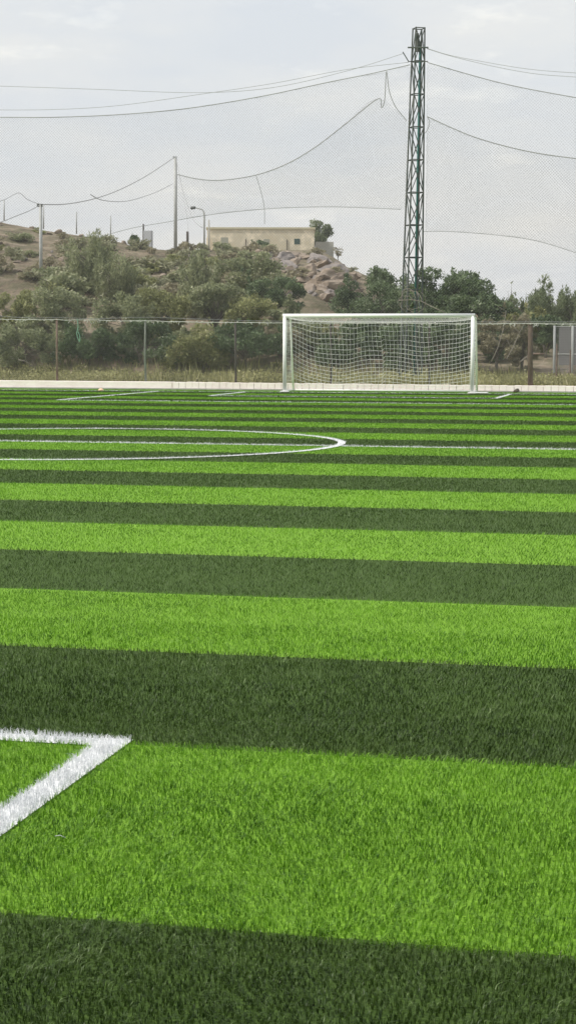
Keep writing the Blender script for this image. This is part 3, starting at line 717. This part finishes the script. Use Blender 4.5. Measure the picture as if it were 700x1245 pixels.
def make_tree(name, seed, h, wd, mat_key, style, n, size, loc, label, cat, group=None, rz=0):
    rg = np.random.default_rng(seed); jr = random.Random(seed)
    root = empty(name, loc, label, cat, group, rz)
    cent, rad = [], []
    mb = MB()
    if style == 'acacia':     # spreading, layered flat clumps
        ncl = int(20+wd*3.5)
        for i in range(ncl):
            a = jr.random()*6.28; r_ = math.sqrt(jr.random())*wd*.44; t = jr.random()
            z = h*(.38+.50*t)*(1-.18*(r_/(wd*.5))**2)
            cent.append((r_*math.cos(a), r_*math.sin(a)*.8, z)); q = jr.uniform(.35, .75)*wd*.16; rad.append((q*1.5, q*1.3, q*.75))
    elif style == 'shrub':    # dome down to the ground
        ncl = int(16+wd*4)
        for i in range(ncl):
            a = jr.random()*6.28; r_ = math.sqrt(jr.random())*wd*.42; t = jr.random()**.75
            z = h*(.08+.80*t)*math.sqrt(max(.12, 1-(r_/(wd*.5))**2))
            cent.append((r_*math.cos(a), r_*math.sin(a)*.8, z)); q = jr.uniform(.4, .9)*min(wd, h*1.2)*.17; rad.append((q*1.15, q*1.1, q))
    elif style == 'feather':  # upright plumes (tamarisk)
        ncl = int(16+wd*5)
        for i in range(ncl):
            a = jr.random()*6.28; r_ = math.sqrt(jr.random())*wd*.42; top_ = h*(1-.5*(r_/(wd*.5))**1.6)*jr.uniform(.72, 1.0)
            for k in range(3):
                z = top_*(.30+.29*k)+jr.uniform(-.1, .1); q = wd*.085*(1.35-.32*k)
                cent.append((r_*math.cos(a)*(.7+.15*k), r_*math.sin(a)*(.7+.15*k), z)); rad.append((q, q, q*2.1))
    elif style == 'conifer':
        for i in range(int(16+h*5)):
            t = (i+.5)/int(16+h*5); a = i*2.4; rr_ = wd*.5*(1-t)**.75*jr.uniform(.45, .95)
            cent.append((rr_*math.cos(a), rr_*math.sin(a), h*(.10+.86*t))); q = wd*.15*(1.15-.75*t); rad.append((q*1.1, q*1.1, q*1.15))
    if style in ('acacia', 'feather', 'shrub'):      # loose sprigs breaking the outline
        for i in range(len(cent)//2):
            c0 = cent[jr.randrange(len(cent))]; q = wd*.035*jr.uniform(.7, 1.4)
            cent.append((c0[0]*jr.uniform(1, 1.25), c0[1]*1.1, c0[2]+jr.uniform(.02, .16)*h)); rad.append((q, q, q*1.5))
    zm = max(c_[2]+r_[2]*.85 for c_, r_ in zip(cent, rad)); cent = [(a_, b_, c_*h/zm) for a_, b_, c_ in cent]
    # trunk and limbs
    stems = 1 if style in ('conifer',) else jr.choice((1, 2)) if style == 'acacia' else 4
    for s in range(stems):
        a = jr.random()*6.28; off = Vector((math.cos(a)*.06*wd*.3, math.sin(a)*.06*wd*.3, 0))
        zt_ = h*(.9 if style == 'conifer' else .42)
        lean = Vector((jr.uniform(-.12, .12)*wd, jr.uniform(-.12, .12)*wd, zt_)) if style != 'conifer' else Vector((0, 0, zt_))
        r0 = .035*h**.8*(1 if stems == 1 else .6)
        mb.tube([off+Vector((0, 0, -.4)), off+lean*.5+Vector((jr.uniform(-.05, .05), 0, 0)), off+lean], [r0, r0*.75, r0*.5 if style != 'conifer' else .02], 7)
        for q in cent[s::stems][:26]:
            st = off+lean*jr.uniform(.45, 1.0) if style != 'conifer' else Vector((0, 0, q[2]*.85)); qv = Vector(q)
            mid = st.lerp(qv, .55)+Vector((0, 0, .06*h*jr.random()))
            mb.tube([st, mid, qv], [r0*.35, r0*.22, r0*.07], 5, cap=False)
    tr = mb.build('trunk', M_bark, root, True)
    sz, asp, up = {'acacia': (size, .5, .1), 'shrub': (size, .5, .15), 'feather': (size*1.5, .22, 1.6), 'conifer': (size*1.2, .3, .5)}[style]
    V, Fc, T = leaves(rg, cent, rad, n, sz, asp, up)
    V[:, 2] = np.maximum(V[:, 2], -.1)
    link('crown', npmesh('crown', V, Fc, M_fol[mat_key], T), root)
    return root
def tree_at(name, px, ytop, wpx, Y, mk, style, label, cat, seed, n=5200, size=.11, group=None, zbase=None):
    c = at(px, 420, Y); x_ = c[0]; z0 = terr(x_, Y) if zbase is None else zbase
    h = at(px, ytop, Y)[2]-z0; wd = wpx/F*Y*(1.22 if px < 360 and Y < 90 else 1.05)
    return make_tree(name, seed, h, wd, mk, style, n, size, (x_, Y, z0-.05), label, cat, group)

TREES = [
 # left, bank and fence line
 ('scrub_tree', 18, 348, 92, 67, 'olive', 'shrub', 'bushy grey-green scrub tree at the far left edge, under the shorter net pole', 6500),
 ('scrub_tree', 66, 346, 74, 66, 'greygreen', 'shrub', 'rounded grey-green scrub tree just right of the shorter net pole', 6000),
 ('feathery_tree', 108, 274, 62, 76, 'greygreen', 'feather', 'tall feathery greyish tamarisk rising highest between the two slim poles', 8000),
 ('feathery_tree', 140, 304, 54, 74, 'greygreen', 'feather', 'feathery grey-green tree leaning against the tallest tamarisk, on its right', 5500),
 ('scrub_tree', 152, 352, 66, 66, 'greygreen', 'shrub', 'dense low scrub tree right of the feathery trees, above the green fence post', 5500),
 ('scrub_tree', 196, 346, 72, 67, 'olive', 'shrub', 'bushy olive scrub tree below the taller net pole', 6000),
 ('feathery_tree', 240, 300, 56, 74, 'greygreen', 'feather', 'feathery grey-green tree right of the taller net pole, below the street lamp', 6500),
 ('scrub_tree', 262, 340, 60, 67, 'greygreen', 'acacia', 'open crowned scrub tree below the left end of the building', 5200),
 ('acacia_tree', 296, 304, 76, 73, 'greygreen', 'acacia', 'spreading acacia below the middle of the beige building', 6500),
 ('acacia_tree', 334, 322, 62, 70, 'dark', 'acacia', 'darker acacia just left of the rock outcrop', 5200),
 ('scrub_tree', 302, 352, 66, 66, 'olive', 'shrub', 'olive scrub tree in front of the spreading acacia', 5600),
 ('scrub_tree', 348, 356, 52, 65.5, 'greygreen', 'shrub', 'scrub tree behind the top left corner of the goal', 5000),
 ('scrub_bush', 30, 386, 90, 63, 'greygreen', 'shrub', 'grey-green bush behind the fence left of the rusty post', 5200),
 ('dark_bush', 108, 388, 84, 63, 'dark', 'shrub', 'dark bush behind the hanging green strap', 5200),
 ('dark_bush', 176, 386, 80, 63.3, 'dark', 'shrub', 'dark bush behind the grey-green fence post', 5200),
 ('scrub_bush', 236, 384, 78, 63, 'olive', 'shrub', 'olive bush behind the fence left of the dark thin post', 5200),
 ('dark_bush', 304, 384, 84, 63, 'dark', 'acacia', 'dark bush behind the dark thin fence post beside the goal', 5200),
 ('scrub_tree', 386, 380, 56, 66, 'olive', 'shrub', 'scrub tree below the rock outcrop, behind the left part of the goal', 5200),
 # centre and right
 ('mesquite_tree', 456, 322, 100, 78, 'dark', 'shrub', 'dark green mesquite left of the lattice mast', 12000),
 ('mesquite_tree', 472, 338, 84, 70, 'dark', 'shrub', 'low dark mesquite at the foot of the mast, left side', 6500),
 ('mesquite_tree', 545, 321, 118, 76, 'dark', 'acacia', 'dark green mesquite just right of the lattice mast', 14000),
 ('mesquite_tree', 590, 336, 96, 72, 'dark', 'acacia', 'dark mesquite over the top right corner of the goal', 10000),
 ('mesquite_tree', 512, 352, 70, 68, 'dark', 'shrub', 'dense dark mesquite behind the crossbar right of the mast', 6500),
 ('sapling_tree', 621, 340, 26, 72, 'conifer', 'feather', 'small thin crowned tree in the gap right of the mesquites', 1300),
 ('conifer_tree', 646, 345, 66, 76, 'conifer', 'feather', 'grey-green conifer left of the tallest one at the right edge', 9000),
 ('conifer_tree', 673, 331, 74, 78, 'conifer', 'feather', 'tallest pointed grey-green conifer at the right', 11000),
 ('conifer_tree', 706, 338, 74, 77, 'conifer', 'feather', 'grey-green conifer cut by the right edge of the view', 9000),
 ('dark_bush', 420, 388, 74, 64, 'dark', 'shrub', 'dark bush seen through the left half of the goal net', 5500),
 ('dark_bush', 484, 386, 70, 64, 'dark', 'shrub', 'dark bush seen through the middle of the goal net', 5500),
 ('dark_bush', 545, 380, 70, 64, 'dark', 'shrub', 'dark bush seen through the right half of the goal net', 5500),
 ('dry_bush', 602, 366, 58, 63.6, 'brown', 'acacia', 'twiggy dry brown bush just right of the goal', 3000),
 ('dry_bush', 634, 378, 46, 64.5, 'brown', 'shrub', 'dry olive bush behind the thick wooden post', 2600),
 ('dark_bush', 664, 380, 52, 68, 'dark', 'acacia', 'dark bush left of the wire enclosure', 4500),
 ('dark_bush', 706, 372, 60, 74, 'conifer', 'shrub', 'rounded bush behind the wire enclosure at the right edge', 4500),
('scrub_tree', 160, 322, 60, 78, 'olive', 'shrub', 'low olive scrub tree on the bank between the tamarisks and the taller net pole', 5000),
 ('dark_bush', 68, 398, 70, 64.5, 'greygreen', 'shrub', 'grey-green bush right behind the rusty fence post', 5200),
 ('dark_bush', 144, 398, 70, 64.5, 'dark', 'shrub', 'dark bush behind the stick caught on the fence', 5200),
 ('dark_bush', 208, 396, 70, 64.8, 'greygreen', 'shrub', 'grey-green bush midway between the grey-green post and the dark thin post', 5200),
 ('dark_bush', 270, 396, 70, 64.6, 'dark', 'shrub', 'dark bush just left of the dark thin fence post', 5200),
 ('dark_bush', 338, 396, 66, 64.6, 'brown', 'shrub', 'brownish bush behind the left goalpost', 5200),
 ('dark_bush', 378, 390, 66, 65.4, 'greygreen', 'shrub', 'grey-green bush seen through the net beside the left goalpost', 5200),
 ('dark_bush', 452, 384, 70, 66, 'dark', 'shrub', 'dark bush between the left and middle ones behind the goal net', 5500),
 ('dark_bush', 516, 384, 70, 66, 'dark', 'shrub', 'dark bush between the middle and right ones behind the goal net', 5500),
 ('dark_bush', 576, 380, 70, 67, 'dark', 'shrub', 'dark bush behind the right goalpost', 5500),
 ('dry_bush', 618, 388, 60, 69, 'greygreen', 'shrub', 'grey-green bush between the dry bush and the wooden post', 4500),
 ('scrub_tree', 642, 366, 60, 71, 'olive', 'shrub', 'olive scrub tree above the fence left of the conifers', 5500),
 # beyond the frame, so a step aside still shows a tree line
 ('scrub_tree', -60, 332, 100, 68, 'greygreen', 'shrub', 'scrub tree beyond the left edge', 4500),
 ('mesquite_tree', 775, 342, 90, 76, 'dark', 'acacia', 'mesquite beyond the right edge', 5000),
]
for i, (nm, px, yt, wp, Y, mk, st, lab, n_) in enumerate(TREES):
    tree_at(nm, px, yt, wp, Y, mk, st, lab, 'tree' if 'tree' in nm else 'bush', 100+i, n=int(n_*1.5), size=.105 if Y < 72 else .12)
# dead pale branches in the dry bush
jr = random.Random(8)
for pts, lab in ((((616, 436), (622, 425), (631, 405), (640, 388)), 'pale dead branch slanting up beside the wooden post'),
                 (((632, 440), (640, 433), (650, 428)), 'short pale dead branch low beside the wooden post'),
                 (((597, 440), (606, 420), (612, 398), (615, 378)), 'grey dead stem inside the dry bush right of the goal'),
                 (((22, 437), (32, 439), (40, 446), (44, 449)), 'pale broken branch lying in the weeds at far left')):
    Yb = 60.2
    q = [at(a, b, Yb+.1*i) for i, (a, b) in enumerate(pts)]
    mb = MB().tube(q, [.018, .015, .011, .007][:len(q)], 6)
    for k in range(3):
        s = Vector(q[1+k % (len(q)-1)]); mb.tube([s, s+Vector((jr.uniform(-.3, .3), 0, jr.uniform(.1, .35)))], [.012, .004], 5)
    tag(mb.build('dead_branch', M_drytwig, None, True), lab, 'branch', 'dead branches behind the fence')

# weeds and rough grass between kerb and bushes
def weeds():
    rg = np.random.default_rng(77); n = 17000
    x = rg.uniform(-30, 6, n); y = 57.6+rg.random(n)**1.3*6.0
    cl = vnoise(x, y*1.0, .8, 5)*.6+vnoise(x, y, .25, 6)*.4
    keep = rg.random(n) < .25+cl; x, y, cl = x[keep], y[keep], cl[keep]; n = len(x)
    h = (.12+.9*cl**2)*rg.uniform(.5, 1.25, n); px = np.interp(x/y, _us, _px)
    h *= np.interp(px, [0, 120, 200, 290, 340, 600, 700], [1.1, 1.0, 1.35, 1.3, .8, 1.0, .8])
    z0 = np.array([terr(a, b) for a, b in zip(x, y)])
    a = rg.random(n)*6.28; w_ = rg.uniform(.01, .035, n); L = h*rg.uniform(.1, .6, n); a2 = rg.random(n)*6.28
    V = np.stack([np.stack([x-np.cos(a)*w_, y-np.sin(a)*w_, z0-.03], -1), np.stack([x+np.cos(a)*w_, y+np.sin(a)*w_, z0-.03], -1),
                  np.stack([x+np.cos(a2)*L, y+np.sin(a2)*L, z0+h], -1)], 1).reshape(-1, 3)
    Fc = (np.arange(n)*3)[:, None]+np.array([[0, 1, 2]])
    T = np.clip(-.05+.55*rg.random(n)+.9*(vnoise(x, y, .9, 9)-.35), 0, 1)
    tag(link('weeds', npmesh('weeds', V, Fc, M_fol['weed'], np.repeat(T, 3))), 'rough yellow-green weeds and grass behind the fence', 'weeds', kind='stuff')
    # leafy low cover
    cent, rad = [], []
    r_ = random.Random(5)
    for i in range(800):
        xx = r_.uniform(-30, 5); yy = 57.9+r_.random()*4.5; q = r_.uniform(.12, .48); cent.append((xx, yy, terr(xx, yy)+q*.5)); rad.append((q*1.4, q, q*.8))
    V, Fc, T = leaves(rg, cent, rad, 95000, .085, .55, .2)
    tag(link('undergrowth', npmesh('undergrowth', V, Fc, M_fol['weed'], T)), 'leafy olive undergrowth along the foot of the fence', 'undergrowth', kind='stuff')
weeds()

# ------------------------------------------------------------------ hill shrubs and rocks
protos = []
for k, (mk, st) in enumerate((('hill', 'shrub'), ('greygreen', 'shrub'), ('brown', 'shrub'), ('olive', 'acacia'))):
    rg = np.random.default_rng(900+k); jr = random.Random(900+k); cent, rad = [], []
    for i in range(14):
        a = jr.random()*6.28; r_ = math.sqrt(jr.random())*.42; cent.append((r_*math.cos(a), r_*math.sin(a), .12+.5*jr.random()*math.sqrt(1-(r_/.5)**2))); q = jr.uniform(.10, .2); rad.append((q, q, q*.85))
    root = empty('hill_shrub', (0, 0, 0), 'small dry shrub among many dotted over the rocky hillside', 'shrub', 'shrubs dotted over the hillside')
    mb = MB()
    for q in cent[:8]: mb.tube([(0, 0, -.1), (q[0]*.5, q[1]*.5, q[2]*.6), q], [.03, .02, .008], 4, cap=False)
    mb.build('stem', M_bark, root)
    V, Fc, T = leaves(rg, cent, rad, 700, .10, .5, .2); V[:, 2] = np.maximum(V[:, 2], -.05)
    link('foliage', npmesh('foliage', V, Fc, M_fol[mk], T), root); protos.append(root)
jr = random.Random(21); placed = 0; used = set()
cand = []
while len(cand) < 115:
    px = jr.uniform(-60, 430)**1; px = px if px < 330 or jr.random() < .3 else jr.uniform(100, 330); sil = np.interp(px, PXS, SIL); py = sil+jr.random()**1.1*(72 if px < 240 else 45)+1
    g = hit(px, py)
    if g is None or g[1] > 215: continue
    cand.append(g)
while len(cand) < 165:
    px = jr.uniform(60, 330); g = hit(px, jr.uniform(340 if px < 90 else 315, 382))
    if g is not None and g[1] > 68: cand.append(g)
for i, g in enumerate(cand):
    k = jr.choice((0, 0, 1, 2, 3)) if i >= 4 else i
    o = protos[k] if k not in used else copy_tree(protos[k]); used.add(k)
    s = jr.uniform(.7, 1.9)*(1 if g[1] < 110 else 1.25)*(1 if i < 115 else 1.35)
    o.location = (g[0], g[1], g[2]-.1*s); o.scale = (s*jr.uniform(1, 1.5), s, s*jr.uniform(.55, .95)); o.rotation_euler = (0, 0, jr.random()*6.28)

def rock_mesh(seed, mat_):
    import bmesh
    bm = bmesh.new(); bmesh.ops.create_icosphere(bm, subdivisions=3, radius=.5); sv = Vector((seed*3.1, seed*1.7, seed))
    jr = random.Random(seed); planes = [(Vector((jr.gauss(0, 1), jr.gauss(0, 1), jr.gauss(0, 1))).normalized(), jr.uniform(.20, .40)) for _ in range(12)]
    for v in bm.verts:
        for n_, d in planes:
            e_ = v.co.dot(n_)-d
            if e_ > 0: v.co -= n_*e_
        v.co *= 1+.20*noise.fractal(v.co*4+sv, 1, 2, 5)
    me = bpy.data.meshes.new('boulder'); bm.to_mesh(me); bm.free(); me.materials.append(mat_); return me
rm = [rock_mesh(s, M_rock if s % 3 else M_rockgrey) for s in range(9)]
jr = random.Random(31)
spots = []
for i in range(130):      # outcrop between building and mesquite
    px = jr.uniform(312, 432); f = (px-312)/120; py = np.interp(px, PXS, SIL)+5+jr.random()*jr.uniform(20, 62)
    spots.append((px, py, jr.uniform(.8, 2.4)*jr.uniform(.5, 1), 'tan boulder in the rock outcrop below the building', 'boulders of the rock outcrop'))
for i in range(60):
    px = jr.uniform(-40, 250); py = np.interp(px, PXS, SIL)+2+jr.random()*60
    spots.append((px, py, jr.uniform(.3, 1.0), 'loose tan rock lying on the left hillside', 'loose rocks on the hillside'))
for px, py, s in ((404, 336, 2.9), (414, 345, 2.8), (398, 352, 2.7), (410, 362, 2.5), (424, 340, 2.2), (388, 344, 2.3), (377, 333, 2.2), (408, 350, 2.6), (396, 340, 2.2), (418, 356, 2.2), (402, 366, 2.2)):
    spots.append((px, py, s, 'large grey-brown slab of the rock outcrop', 'slabs of the rock outcrop'))
for px, py, s, lab, grp in spots:
    g = hit(px, py)
    if g is None: continue
    o = link('boulder', jr.choice(rm)); o.location = (g[0], g[1], g[2]+.02*s)
    s *= g[1]/150
    o.scale = (s*jr.uniform(1, 1.8), s, s*jr.uniform(.5, .9)); o.rotation_euler = (jr.uniform(-.3, .3), jr.uniform(-.35, .2), jr.random()*6.28); tag(o, lab, 'rock', grp)

# ------------------------------------------------------------------ building on the hill
BY = 196.0
def BP(px, py, dy=0): return at(px, py, BY+dy)
bl, br = BP(256, 279), BP(382, 282); zb_ = BP(300, 312)[2]; zt_ = BP(300, 277)[2]
bld = empty('flat_roofed_building', (br[0], BY, zb_), 'long beige flat roofed building on the crest of the hill', 'building')
def wbox(name, x0_, x1_, y0_, y1_, z0_, z1_, m, root, bevel=0):
    return par(MB().box(((x0_+x1_)/2, (y0_+y1_)/2, (z0_+z1_)/2), (x1_-x0_, y1_-y0_, z1_-z0_)).build(name, m, None, bevel=bevel), root)
zr_ = zt_-.25
wbox('wall', bl[0], br[0], BY, BY+7, zb_-1.5, zr_, M_bwall, bld)
wbox('roof_coping', bl[0]-.12, br[0]+.12, BY-.12, BY+7.12, zr_, zt_, M_bband, bld, .02)
def opening(px0, px1, py0, py1, m, nm='window'):
    a, b = BP(px0, py1), BP(px1, py0)
    f = wbox(nm, a[0], b[0], BY-.02, BY+.10, a[2], b[2], m, bld)
    fr = MB(); x_0, x_1, z_0, z_1 = a[0], b[0], a[2], b[2]
    for c, d in ((((x_0+x_1)/2, BY-.05, z_1+.03), (x_1-x_0+.16, .10, .06)), (((x_0+x_1)/2, BY-.07, z_0-.04), (x_1-x_0+.2, .14, .08)),
                 ((x_0-.04, BY-.05, (z_0+z_1)/2), (.06, .10, z_1-z_0)), ((x_1+.04, BY-.05, (z_0+z_1)/2), (.06, .10, z_1-z_0))): fr.box(c, d)
    o = fr.build('frame', M_bband); o.parent = f; o.matrix_parent_inverse = f.matrix_parent_inverse.copy(); o.matrix_parent_inverse = Matrix.Translation(bld.location).inverted()
    return f
f = opening(358.2, 365, 290, 296.8, M_glassgreen); f['label'] = 'small dark green shuttered window at the right end'
f = opening(272, 280.5, 289.5, 296.5, M_faded); f['label'] = 'faded pale shuttered window at the left end'
f = opening(322, 329, 291, 302, M_faded, 'door'); f['label'] = 'faded blocked doorway in the middle'
for px in (349.5, 301):
    a = BP(px, 302); par(MB().tube([(a[0], BY-.05, a[2]-.4), (a[0], BY-.05, BP(px, 291)[2])], .045, 6).build('drain_pipe', M_darkpost), bld)
for pxr, pyt, w_, h_ in ((258, 291, 5, 11), (264, 288, 4, 6)):
    a = BP(pxr, pyt); par(MB().box((a[0], BY-.6, a[2]-.5), (.5*w_/5, .4, 1.1*h_/11)).build('broken_pier', M_bwall, None, bevel=.03), bld)
# grey annex wall
al, ar = BP(383.5, 294, 1), BP(405, 294, 1)
BANG = math.atan2(-br[0], BY)
anx = empty('block_wall', (al[0], BY+1, zb_), 'low grey block wall adjoining the right end of the beige building', 'wall')
wbox('wall_face', al[0], ar[0], BY+1, BY+5, zb_-3, BP(390, 293.5, 1)[2], M_bgrey, anx)
par(MB().tube([(al[0]-.1, BY+.8, zb_), (al[0]-.1, BY+.8, BP(383, 292)[2])], .05, 6).build('corner_post', M_darkpost), anx)
tree_at('hill_tree', 384, 265, 36, 206, 'conifer', 'shrub', 'round crowned dark tree rising behind the right end of the building', 'tree', 501, n=2600, size=.30, zbase=12.6)
tree_at('hill_bush', 317, 290, 24, 190, 'dark', 'shrub', 'dark round bush in front of the middle of the building', 'bush', 502, n=1500, size=.22)
tree_at('hill_bush', 165, 284, 16, 140, 'dark', 'shrub', 'dark bush on the skyline left of the pale panel', 'bush', 503, n=900, size=.2)
tree_at('bare_shrub', 410, 299, 14, 190, 'brown', 'acacia', 'thin twiggy shrub at the right corner of the grey block wall', 'bush', 504, n=260, size=.18)
bld.rotation_euler.z = BANG; anx.rotation_euler.z = BANG
# street lamp
LY = 150.0
def LP(px, py): return Vector(at(px, py, LY))
lp = empty('street_lamp', tuple(LP(248, 303)), 'curved arm street lamp at the left corner of the building', 'street lamp')
par(MB().tube([LP(248.3, 306), LP(248.3, 262), LP(247.8, 257.5), LP(246, 254.5), LP(241, 252.8), LP(237, 252.2)], [.09, .075, .07, .06, .055, .05], 8).build('pole', M_pole, None, True), lp)
a = LP(234.2, 252.4); par(MB().tube([a+Vector((-.20, 0, -.02)), a+Vector((-.12, 0, 0)), a+Vector((.2, 0, .03)), a+Vector((.28, 0, .03))], [.05, .15, .12, .05], 10).build('lamp_head', M_steel, None, True), lp)
# uprights on the skyline
def upright(name, px, yt, yb, Y, wpx, m, label, cat, group=None, extra=None):
    a, b = at(px, yb+5, Y), at(px, yt, Y); r_ = wpx/F*Y/2
    o = MB().tube([a, b], [r_, r_*.9], 7).build(name, m, None, True)
    tag(o, label, cat, group); return o
upright('marker_post', 254, 267, 302, 160, 2.2, M_bgrey, 'thin pale post just right of the street lamp', 'post')
upright('marker_post', 228, 281, 302, 150, 3.6, M_darkpost, 'short thick dark post between the taller net pole and the street lamp', 'post')
pn = empty('sheet_panel', tuple(at(180, 302, 145)), 'pale grey upright metal panel on the skyline left of the taller net pole', 'panel')
c0, c1 = at(175.5, 304, 145), at(184.8, 280, 145)
par(MB().box(((c0[0]+c1[0])/2, 145, (c0[2]+c1[2])/2), (c1[0]-c0[0], .5, c1[2]-c0[2])).build('sheet', M_panel, None, bevel=.02), pn)
a = at(174.3, 304, 144.9); b = at(174.3, 272, 144.9)
par(MB().tube([a, b], .07, 6).build('dark_upright', M_darkpost, None), pn)
for px, yt, yb, lab in ((5, 243, 263, 'thin grey stake on the ridge, leftmost of the skyline stakes'), (53, 249, 273, 'thin grey stake on the ridge just right of the shorter net pole'),
                        (93, 257, 279, 'thin grey stake on the ridge, third skyline stake from the left'), (134.5, 262, 287, 'thin grey stake on the ridge right of the tamarisk top')):
    upright('ridge_stake', px, yt, yb, 133, 1.7, M_pole, lab, 'stake', 'stakes along the ridge')

# ------------------------------------------------------------------ wire enclosure on the right, behind the fence
EY = 64.0
en = empty('wire_enclosure', tuple(gnd(690, 440)*np.array([1, 0, 0])+np.array([0, EY, 0])), 'grey wire mesh enclosure on pale posts at the right edge', 'enclosure')
en.location = (at(690, 440, EY)[0], EY, 0)
e0, e1 = at(673.5, 440, EY), at(760, 440, EY); ztp = at(680, 396.5, EY)[2]; zbt = .2
for px in (673.5, 695.5, 720, 745): a = at(px, 430, EY); par(MB().tube([(a[0], EY, 0), (a[0], EY, ztp+.03)], .045, 8).build('post', M_pole, None, True), en)
for z_ in (ztp, (ztp+zbt)*.5): par(MB().tube([(e0[0], EY, z_), (e1[0], EY, z_)], .018, 6).build('rail', M_pole, None, True), en)
A, B = [], []
x_ = e0[0]
while x_ < e1[0]: A.append((x_, EY+.02, zbt)); B.append((x_, EY+.02, ztp)); x_ += .06
z_ = zbt
while z_ < ztp: A.append((e0[0], EY+.024, z_)); B.append((e1[0], EY+.024, z_)); z_ += .06
V, Fc = strands(A, B, .007); par(link('mesh_panel', npmesh('mesh_panel', V, Fc, mat('grey_mesh', (.26, .26, .255), .7))), en)
par(MB().box(((e0[0]+e1[0])/2, EY+2.5, 1.1), (e1[0]-e0[0], .1, 2.2)).build('back_sheet', mat('dull_grey_sheet', (.17, .165, .16), .8), None), en)
for px, yt in ((676.5, 418), (693, 425)):
    a = at(px, 446, 61.5); o = MB().tube([(a[0], 61.5, 0), (a[0], 61.5, at(px, yt, 61.5)[2])], .03, 6).build('rusty_stake', M_rustpost, None)
    tag(o, 'thin rusty stake in front of the wire enclosure, %s' % ('nearer its left post' if px < 680 else 'nearer the right edge'), 'stake')
a, b = at(648, 430, 60.5), at(662, 430, 60.5)
tag(MB().tube([a, b], .035, 6).build('rusty_pipe', M_rustpost, None, True), 'short rusty pipe lying level beside the thick wooden post', 'pipe')

# ------------------------------------------------------------------ small things by the kerb
def clod(px, py, s, label, m, Y=56.8):
    c = at(px, py, Y); o = link('stone', rm[int(px) % 9].copy()); o.data.materials.clear(); o.data.materials.append(m)
    o.location = (c[0], Y, max(0, s*.25)); o.scale = (s*1.5, s*.9, s*.75); return tag(o, label, 'stone')
M_clod = mat('dark_clod', (.09, .075, .06), .95)
clod(628, 475, .20, 'dark earth clod lying against the kerb right of the goal', M_clod)
co = empty('marker_cone', (gnd(114.5, 475.3)[0], 54.7, 0), 'tiny pale orange marker disc on the turf near the kerb at left', 'marker')
n = 20; mb = MB()
mb.tube([(0, 0, .004), (0, 0, .03), (0, 0, .075)], [.11, .085, .04], 20)
mb.build('disc', mat('pale_orange', (.75, .52, .32), .6), co, True)
c = gnd(74/700*700, 1017)
mb = MB(); mb.tube([gnd(67, 1017, .028), gnd(73, 1016, .034), gnd(80, 1019, .026)], .0012, 5)
tag(mb.build('loose_fibre', M_bl_white, None, True), 'loose pale fibre strand lying on the light green turf', 'fibre')

# ------------------------------------------------------------------ haze
hz = MB().box((-10, 180, 20), (900, 560, 44)).build('haze', mat('x', (1, 1, 1)))
hm = bpy.data.materials.new('haze_air'); hm.use_nodes = True; t = hm.node_tree; t.nodes.clear()
pv = N(t, 'ShaderNodeVolumePrincipled'); pv.inputs['Color'].default_value = (.98, .985, .99, 1); pv.inputs['Density'].default_value = .0003; pv.inputs['Anisotropy'].default_value = .2
ou = N(t, 'ShaderNodeOutputMaterial'); t.links.new(pv.outputs[0], ou.inputs['Volume'])
hz.data.materials.clear(); hz.data.materials.append(hm); tag(hz, 'thin pale haze filling the air over the pitch and hill', 'haze', kind='stuff')
